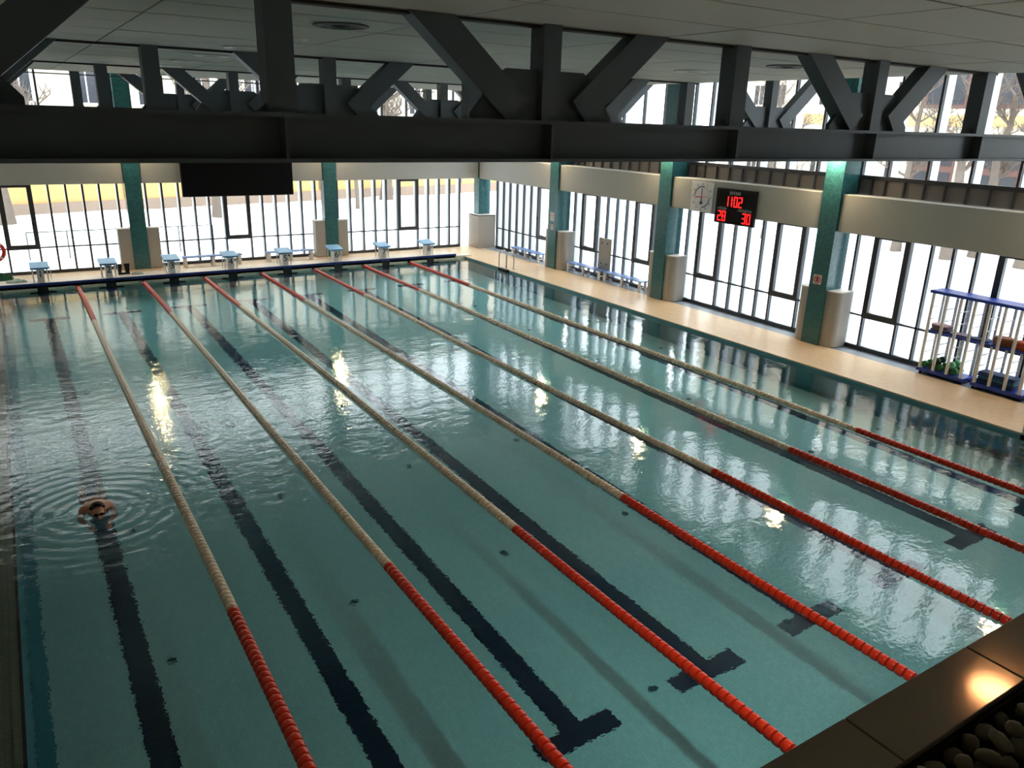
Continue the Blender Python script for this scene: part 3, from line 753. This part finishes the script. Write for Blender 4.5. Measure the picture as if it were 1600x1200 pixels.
def dumbbell(x, y, z, rz, m, label):
    o = empty('water_dumbbell', (x, y, z), rz)
    for s in (-1, 1): MB().lathe([(.03, s*.07), (.075, s*.075), (.08, s*.10), (.08, s*.14), (.07, s*.16)], 'x', (0, 0, .078), 14).build('foam_end', m, o, True)
    MB().tube([(-.08, 0, .078), (.08, 0, .078)], .016, 8).build('grip', BLACK, o)
    return tag(o, label, 'dumbbell', 'foam dumbbells on the bottom tray')
k = 0
LGRN = mat('light_green_foam', (120, 196, 140), .6)
for (dx, y, z, rz, m, lb) in ((.19, 6.44, 0, .012, GRN, 'bright green foam dumbbell at the outer end of the bottom tray'), (.19, 6.265, 0, -.012, DGRN, 'dark green foam dumbbell second from the outer end of the bottom tray'),
        (.19, 6.09, 0, .01, GRN, 'green foam dumbbell in the middle of the row on the bottom tray'), (.19, 5.915, 0, -.01, DGRN, 'dark green foam dumbbell second from the inner end of the bottom tray'),
        (.19, 5.74, 0, .012, GRN, 'green foam dumbbell at the inner end of the bottom tray'), (.19, 6.178, .135, .01, DGRN, 'dark green foam dumbbell lying on top of the others'),
        (.19, 5.828, .135, -.01, LGRN, 'pale green foam dumbbell lying on top at the inner end')):
    dumbbell(RX+dx, y, zb+z, rz, m, lb)
BM = [mat('blue_mat', (34, 76, 132), .7), mat('dark_blue_mat', (26, 52, 96), .7), mat('sea_mat', (44, 104, 128), .7)]
for j in range(5):
    o = MB().box(-.165, .165, -.38, .38, 0, .05).build('foam_mat', BM[j % 3], None, loc=(RX+.19+random.uniform(-.012,.012), 4.85+random.uniform(-.03,.03), zb+.052*j)); bevel(o, .015, 3)
    tag(o, '%s blue foam mat, %s of the stack on the bottom tray' % (('mid', 'dark', 'greenish')[j % 3], ('lowest', 'second from the floor', 'middle one', 'second from the top', 'topmost')[j]), 'mat', 'stacked foam mats')

# ------------------------------------------------------------------ small things on the far platform and lifebuoy
def cloth_heap(name, loc, rx, ry, h, m, label, cat, seed):
    from mathutils import noise
    v, f = [], []; N = 18
    for a in range(N+1):
        for b in range(N+1):
            u, w = a/N*2-1, b/N*2-1; r = max(0, 1-(u*u+w*w))
            z = h*(r**.5)*(.55+.9*abs(noise.noise(Vector((u*2.3+seed, w*2.3, seed)))))
            v.append((u*rx*(1-.15*abs(w)), w*ry*(1-.15*abs(u)), z))
    for a in range(N):
        for b in range(N): i = a*(N+1)+b; f.append((i, i+1, i+N+2, i+N+1))
    k = len(v); v += [(p[0], p[1], -.002) for p in v[:k]]; f += [tuple(reversed([q+k for q in t])) for t in f[:N*N]]
    m_ = MB(); m_.v = v; m_.f = f; o = m_.build(name, m, None, True, loc=loc)
    return tag(o, label, cat)
cloth_heap('net_bag', (-1.62, 25.42, .212), .30, .20, .12, mat('pale_mesh', (176, 190, 176), .8, noise=.2, nscale=30), 'pale mesh bag lying on the platform beside starting block 1', 'bag', 1)
cloth_heap('towel', (-1.95, 26.3, DZ), .30, .22, .30, mat('green_cloth', (40, 96, 70), .9), 'crumpled green towel on the deck near the lifebuoy', 'towel', 4)
cloth_heap('net_bag', (1.82, 25.42, .212), .20, .15, .10, mat('grey_mesh', (160, 164, 156), .8, noise=.3, nscale=40), 'small grey mesh bag lying on the platform beside starting block 2', 'bag', 9)
o = tag(empty('flipper_pair', (1.43, 25.58, .212), .1), 'pair of dark swim fins standing on the platform beside starting block 2', 'swim fins')
for s in (-1, 1): MB().prism([(-.05+s*.12, 0), (.05+s*.12, 0), (.09+s*.12, .34), (-.09+s*.12, .34)], 'y', -.01, .02).build('fin_blade', BLACK, o)
MB().box(-.18, .18, -.08, .05, 0, .05).build('foot_pocket', BLACK, o)
LB = tag(empty('lifebuoy', (-2.13, 27.12, DZ)), 'red ring lifebuoy on a stand by the far left window', 'lifebuoy')
m = MB(); pts = [(.30*math.cos(a), 0, .86+.30*math.sin(a)) for a in [2*math.pi*q/32 for q in range(33)]]
m.tube(pts, .06, 10, False).build('ring', mat('lifebuoy_red', (196, 34, 30), .4), LB, True)
for q in range(4):
    a = math.pi/4+q*math.pi/2; MB().lathe([(.066, -.03), (.066, .03)], 'z', (0,0,0), 12).build('band', WHITEP, LB).matrix_local = Matrix.Translation((.30*math.cos(a), 0, .86+.30*math.sin(a))) @ Matrix.Rotation(-a, 4, 'Y')
MB().tube([(0, .09, 0), (0, .09, 1.25)], .02, 8).build('stand_pole', WHITEP, LB); MB().lathe([(.16, 0), (.16, .02), (.05, .04)], 'z', (0, .09, 0), 16).build('stand_base', FRAME, LB)
MB().tube([(0, .09, 1.10), (0, -.02, 1.10)], .012, 6).build('hook', FRAME, LB)

# ------------------------------------------------------------------ swimmer
def swimmer():
    P = tag(empty('person', (-1.05, 8.12, 0)), 'person swimming breaststroke towards the near end in the first lane, head above water', 'person')
    V, E, Rr = [], [], []
    def add(p, r, par=None):
        V.append(p); Rr.append(r if isinstance(r, tuple) else (r, r))
        if par is not None: E.append((par, len(V)-1))
        return len(V)-1
    pelvis = add((0, .90, -.30), (.14, .11)); waist = add((0, .72, -.15), (.13, .10), pelvis); chest = add((0, .50, -.035), (.175, .115), waist)
    up = add((0, .33, -.02), (.15, .095), chest); neck = add((0, .20, .025), (.062, .062), up); skull = add((0, .115, .065), (.082, .085), neck)
    hd = add((0, .035, .085), (.088, .10), skull); face = add((0, -.035, .075), (.070, .082), hd); add((0, -.075, .03), (.042, .04), face)
    for s in (-1, 1):
        sh = add((s*.185, .34, -.025), .066, up); el = add((s*.22, .24, -.22), .046, sh); wr = add((s*.12, .07, -.30), .030, el)
        pm_ = add((s*.11, .01, -.31), (.040, .018), wr); kn = add((s*.108, -.03, -.312), (.040, .016), pm_)
        for q, (ox, ln) in enumerate(((-.030, .065), (-.010, .075), (.010, .070), (.028, .055))):
            f1 = add((s*.108+ox, -.03-ln*.55, -.314), .0095, kn); add((s*.108+ox*1.2, -.03-ln, -.324), .008, f1)
        t1 = add((s*.108-s*.05, -.005, -.312), .011, pm_); add((s*.108-s*.072, -.04, -.317), .009, t1)
        hp = add((s*.10, .99, -.36), .095, pelvis); kn2 = add((s*.13, 1.33, -.55), .062, hp); an = add((s*.12, 1.70, -.66), .040, kn2)
        ft = add((s*.13, 1.80, -.68), (.04, .025), an); add((s*.15, 1.93, -.70), (.035, .016), ft)
    me = bpy.data.meshes.new('body'); me.from_pydata(V, E, []); o = bpy.data.objects.new('body', me); COL.objects.link(o); o.parent = P
    sk = o.modifiers.new('skin', 'SKIN'); sk.use_smooth_shade = True
    for i, r in enumerate(Rr): me.skin_vertices[0].data[i].radius = r; me.skin_vertices[0].data[i].use_root = (i == 0)
    sb = o.modifiers.new('sub', 'SUBSURF'); sb.levels = 2; sb.render_levels = 2
    skin = mat('skin', (214, 150, 118), .45, noise=.05); skin.node_tree.nodes['Principled BSDF'].inputs['Subsurface Weight'].default_value = .08
    dg = bpy.context.evaluated_depsgraph_get(); bake = bpy.data.meshes.new_from_object(o.evaluated_get(dg)); o.modifiers.clear(); o.data = bake
    bake.materials.clear(); bake.materials.append(skin)
    for p in bake.polygons: p.use_smooth = True
    DK = mat('dark_hair', (40, 32, 28), .7)
    def shell(name, c, r, m, keep):
        bm = bmesh.new(); bmesh.ops.create_uvsphere(bm, u_segments=24, v_segments=16, radius=1)
        bmesh.ops.delete(bm, geom=[v for v in bm.verts if not keep(v.co)], context='VERTS')
        for v in bm.verts: v.co = Vector((v.co.x*r[0]+c[0], v.co.y*r[1]+c[1], v.co.z*r[2]+c[2]))
        q = bpy.data.meshes.new(name); bm.to_mesh(q); bm.free(); q.materials.append(m)
        for p in q.polygons: p.use_smooth = True
        h = bpy.data.objects.new(name, q); COL.objects.link(h); h.parent = P; return h
    shell('hair', (0, .06, .098), (.107, .135, .122), DK, lambda c: c.y > -.50 + 1.2*max(0, .45-c.z) and c.z > -.6)
    shell('nose', (0, -.118, .062), (.017, .022, .028), skin, lambda c: True)
    for s in (-1, 1):
        shell('ear', (s*.088, .045, .07), (.016, .03, .035), skin, lambda c: True)
        shell('goggle_lens', (s*.036, -.098, .100), (.030, .016, .020), BLACK, lambda c: True)
    MB().tube([(-.036, -.106, .10), (.036, -.106, .10)], .006, 6).build('goggle_bridge', BLACK, P)
    shell('mouth', (0, -.112, .026), (.022, .010, .010), mat('mouth_dark', (96, 40, 36), .5), lambda c: True)
    shell('swim_trunks', (0, .93, -.32), (.175, .17, .14), mat('dark_trunks', (24, 28, 48), .7), lambda c: True)
    return P
swimmer()

# ------------------------------------------------------------------ gallery edge: stone border tiles and pebbles
LZ = 3.85
bd = struct(empty('trim_40', (0, 0, 0)), 'brown polished stone border along the gallery edge')
for j in range(-4, 8):
    xa = .29 + .618*j; bevel(MB().box(xa+.003, xa+.615, -2.262, -2.082, LZ-.022, LZ).build('border_tile', LEDGE, bd), .003)
MB().box(-2.3, 5.3, -2.275, -2.11, LZ-.06, LZ-.021).build('mortar_bed', SOIL, bd)
MB().box(-2.3, 5.3, -3.1, -2.275, LZ-.075, LZ-.055).build('gravel_bed', SOIL, bd)
pebs = []
from mathutils import noise as mnoise
for q in range(10):
    bm = bmesh.new(); bmesh.ops.create_icosphere(bm, subdivisions=2, radius=1)
    a, b, c = random.uniform(.75, 1.15), random.uniform(.55, .85), random.uniform(.40, .62)
    for v in bm.verts:
        f = 1+.22*mnoise.noise(v.co*1.3+Vector((q*5.3, 0, 0))); v.co = Vector((v.co.x*a*f, v.co.y*b*f, v.co.z*c*f))
    me = bpy.data.meshes.new('pebble'); bm.to_mesh(me); bm.free()
    me.materials.append(mat('pebble_%d' % (q % 4), [(132, 122, 98), (112, 104, 84), (146, 136, 112), (98, 92, 76)][q % 4], .65, noise=.1, nscale=2))
    for p in me.polygons: p.use_smooth = True
    pebs.append(me)
placed = []
def pebble(x, y, z, r):
    o = link_mesh('pebble', random.choice(pebs), None, (x, y, z)); o.scale = (r, r, r); o.rotation_euler = (random.uniform(-.35, .35), random.uniform(-.35, .35), random.uniform(0, 6.28))
    tag(o, 'smooth pale pebble in the gravel bed behind the stone border', 'pebble', 'pebbles in the gravel bed')
row = 0; y = -2.308
while y > -2.72:
    x = .02 + (row % 2)*.042 + random.uniform(-.01, .01)
    while x < 1.28:
        pebble(x, y+random.uniform(-.012, .012), LZ-.034+random.uniform(-.004, .01), random.uniform(.032, .040)); x += random.uniform(.078, .090)
    y -= .072; row += 1
top = []
for q in range(900):
    x, y = random.uniform(.05, 1.25), random.uniform(-2.70, -2.325)
    if all((x-u)**2+(y-w)**2 > .076**2 for u, w in top): top.append((x, y)); pebble(x, y, LZ+.010+random.uniform(-.003, .003), random.uniform(.028, .036))

# ------------------------------------------------------------------ outside: snow, buildings, trees, railing
def snow_ground():
    v, f = [], []
    def patch(x0, x1, y0, y1, nx, ny):
        k = len(v)
        for a in range(nx+1):
            for b in range(ny+1):
                x, y = x0+(x1-x0)*a/nx, y0+(y1-y0)*b/ny
                d = min(1, max(0, max(x-17.5, y-28.5, -6-x))/6)
                z = -.03 + d*(.18*mnoise.noise(Vector((x*.12, y*.12, 0))) + .06*mnoise.noise(Vector((x*.5, y*.5, 3))))
                v.append((x, y, z))
        for a in range(nx):
            for b in range(ny): i = k+a*(ny+1)+b; f.append((i, i+ny+1, i+ny+2, i+1))
    patch(WX+.12, 90, -40, WY+.1, 70, 60); patch(-50, 90, WY+.1, 90, 100, 60); patch(-60, -5.22, -40, WY+.1, 30, 40)
    m = MB(); m.v, m.f = v, f; o = m.build('snow_ground', SNOW, None, True)
    return tag(o, 'white snow covering the ground outside the windows', 'snow', kind='stuff')
snow_ground()
YEL = mat('yellow_plaster', (190, 158, 106), .9, noise=.1, nscale=.5); CRM = mat('cream_plaster', (196, 184, 166), .9, noise=.05, nscale=.5)
PLN = mat('stained_plinth', (140, 122, 108), .9, noise=.15, nscale=.6); OGL = mat('dark_outside_glass', (54, 56, 62), .15); RBR = mat('red_brown_panel', (92, 62, 54), .7, noise=.2, nscale=1.2)
def facade_window(b, u, z, w, h, fr=WHITEP, pane=OGL):
    """window on a facade whose outside is local -y"""
    f = MB(); t = .09
    f.box(u-w/2-t, u+w/2+t, -.08, .02, z-t, z).box(u-w/2-t, u+w/2+t, -.08, .02, z+h, z+h+t).box(u-w/2-t, u-w/2, -.08, .02, z, z+h).box(u+w/2, u+w/2+t, -.08, .02, z, z+h).box(u-.03, u+.03, -.06, .02, z, z+h)
    fo = f.build('window', fr, b); MB().box(u-w/2, u+w/2, -.03, .0, z, z+h).build('pane', pane, fo)
B1 = tag(empty('building', (-.25, 45.6, -.3), math.radians(13)), 'long yellow and cream plastered building beyond the snow behind the far windows', 'building')
MB().box(-22, 52, 0, 12, .0, 4.9).build('lower_wall', YEL, B1); MB().box(-22, 52, .05, 12, 4.9, 12.5).build('upper_wall', CRM, B1)
MB().box(-22.1, 52.1, -.12, 0, 0, .9).build('plinth', PLN, B1); MB().box(-22.2, 52.2, -.18, .05, 4.8, 5.05).build('string_course', YEL, B1)
MB().box(-22.5, 52.5, -.5, 12.4, 12.5, 13.0).build('cornice', CRM, B1)
for j in range(-6, 15):
    u = .1 + 3.15*j; facade_window(B1, u, 6.0, 1.0, 1.9); facade_window(B1, u, 9.3, 1.0, 1.9)
    if j in (-2, 1, 5, 9): MB().box(u+1.2, u+1.36, -.2, -.02, 1.0, 12.4).build('downpipe', BAND, B1)
B2 = tag(empty('building', (42, -12, -.3), math.radians(90)), 'cream building with red brown panels and a yellow band beyond the right windows', 'building')
# local x runs along world +y, outside (-local y) faces world +x after rotation, so mirror: use rotation -90
B2.rotation_euler = (0, 0, math.radians(-90)); B2.location = (42, 38, -.3)
L2 = 50
MB().box(0, L2, 0, 12, 0, 14).build('wall', CRM, B2); MB().box(-.1, L2+.1, -.16, 0, 6.1, 6.65).build('yellow_band', YEL, B2); MB().box(-.1, L2+.1, -.12, 0, 0, 1.6).build('plinth', PLN, B2)
MB().box(-.4, L2+.4, -.5, 12, 14, 14.5).build('cornice', CRM, B2)
for j in range(14):
    u = 2.0+3.45*j
    if j > 3:
        for z, h in ((2.0, 3.7), (7.0, 4.2)):
            p = MB().box(u-1.15, u+1.15, -.06, .0, z, z+h).build('window', RBR, B2)
            for q in range(2):
                for r in range(2): MB().box(u-1.0+1.05*q, u-.05+1.05*q, -.09, -.05, z+.2+r*h*.5, z+h*.5-.15+r*h*.5).build('pane', OGL, p)
    else:
        for z in (3.2, 7.2, 10.2): facade_window(B2, u-.7, z, .8, 1.2, CRM); facade_window(B2, u+1.0, z, .8, 1.2, CRM)
BARK = mat('bark', (104, 92, 82), .9, noise=.2, nscale=4)
def clear_of_walls(x, y):
    """outward normal of a facade that the point is too close to, or None"""
    n = Vector((math.sin(math.radians(13)), -math.cos(math.radians(13)), 0))
    if (Vector((x, y, 0))-Vector((-.25, 45.6, 0))).dot(n) < .7: return n
    if 42-x < .7: return Vector((-1, 0, 0))
    return None
def tree(x, y, h, r, seed, label, spread=1.0):
    rnd = random.Random(seed); o = empty('bare_tree', (x, y, -.15)); lean = Vector((rnd.uniform(-.05, .05), rnd.uniform(-.05, .05), 1))
    pts = [lean*(h*.72*q/6) + Vector((rnd.uniform(-.06, .06), rnd.uniform(-.06, .06), 0))*q*.5 for q in range(7)]
    MB().tube(pts, [r*(1.25 if q == 0 else 1-.11*q) for q in range(7)], 9).build('trunk', BARK, o, True)
    br = MB()
    def grow(p, d, l, rr, lv):
        n = 4; q = [p]; dd = d
        for k in range(n):
            dd = (dd + Vector((rnd.uniform(-.2, .2), rnd.uniform(-.2, .2), rnd.uniform(-.02, .16)))).normalized(); c_ = q[-1]+dd*l/n; w_ = clear_of_walls(x+c_.x, y+c_.y)
            if w_: dd = (dd - w_*min(0, dd.dot(w_))*2 + Vector((0, 0, .2))).normalized(); c_ = q[-1]+dd*l/n
            q.append(c_)
        br.tube(q, [rr*(1-.2*k) for k in range(n+1)], 5)
        if lv:
            for k in range(1, n+1):
                for _ in range(2 if k < n else 3):
                    a = Vector((rnd.uniform(-1, 1), rnd.uniform(-1, 1), rnd.uniform(-.1, .9))).normalized(); grow(q[k], (dd*.6+a).normalized(), l*rnd.uniform(.4, .6), rr*.45, lv-1)
    for k in range(3, 7):
        for _ in range(3):
            a = rnd.uniform(0, 6.28); grow(pts[k], Vector((math.cos(a), math.sin(a), rnd.uniform(.3, .9))).normalized(), h*spread*rnd.uniform(.16, .26), r*.38*(1.1-.1*k), 2)
    br.build('branches', BARK, o)
    return tag(o, label, 'tree', 'bare trees in the snow')
for q, (x, y, h, r) in enumerate(((-1.75, 42.6, 11, .42), (8.25, 42.3, 10, .34), (20.6, 48.0, 11, .42), (16.8, 43.5, 8, .14), (34.3, 18.8, 10, .22), (34.2, 16.3, 11, .28), (35.9, 15.9, 10, .28), (35.2, 13.4, 11, .36), (31.5, 24.5, 8, .12), (36.5, 28.5, 10, .20), (30.0, 9.0, 8, .12))):
    tree(x, y, h, r, 40+q, ['thick grey tree trunk by the yellow building behind the far left window', 'bare tree in the snow behind the hanging screen', 'thick bare tree by the yellow building behind starting block 7',
         'thin young bare tree behind starting block 5', 'slim bare tree beyond the casement next to the rack', 'bare tree above the rack, the slimmer of a close pair', 'bare tree above the rack, the farther of a close pair',
         'thick bare tree beyond the casement behind the rack', 'thin young bare tree beyond the windows under the scoreboard', 'bare tree near the cream facade beyond the scoreboard', 'thin young bare tree beyond the rack'][q], .55 if 4 <= q <= 7 else 1.0)
fence = tag(empty('outdoor_railing', (0, 31.0, -.05)), 'thin metal railing in the snow outside the far windows', 'railing')
for x in [-1.1+1.32*j for j in range(6)]:
    MB().tube([(x, 0, 0), (x, 0, 1.05)], .024, 6).build('post', FRAME, fence)
for z in (.35, .58, .81, 1.05): MB().tube([(-1.1, 0, z), (5.5, 0, z)], .020 if z > 1 else .012, 6).build('rail', FRAME, fence)
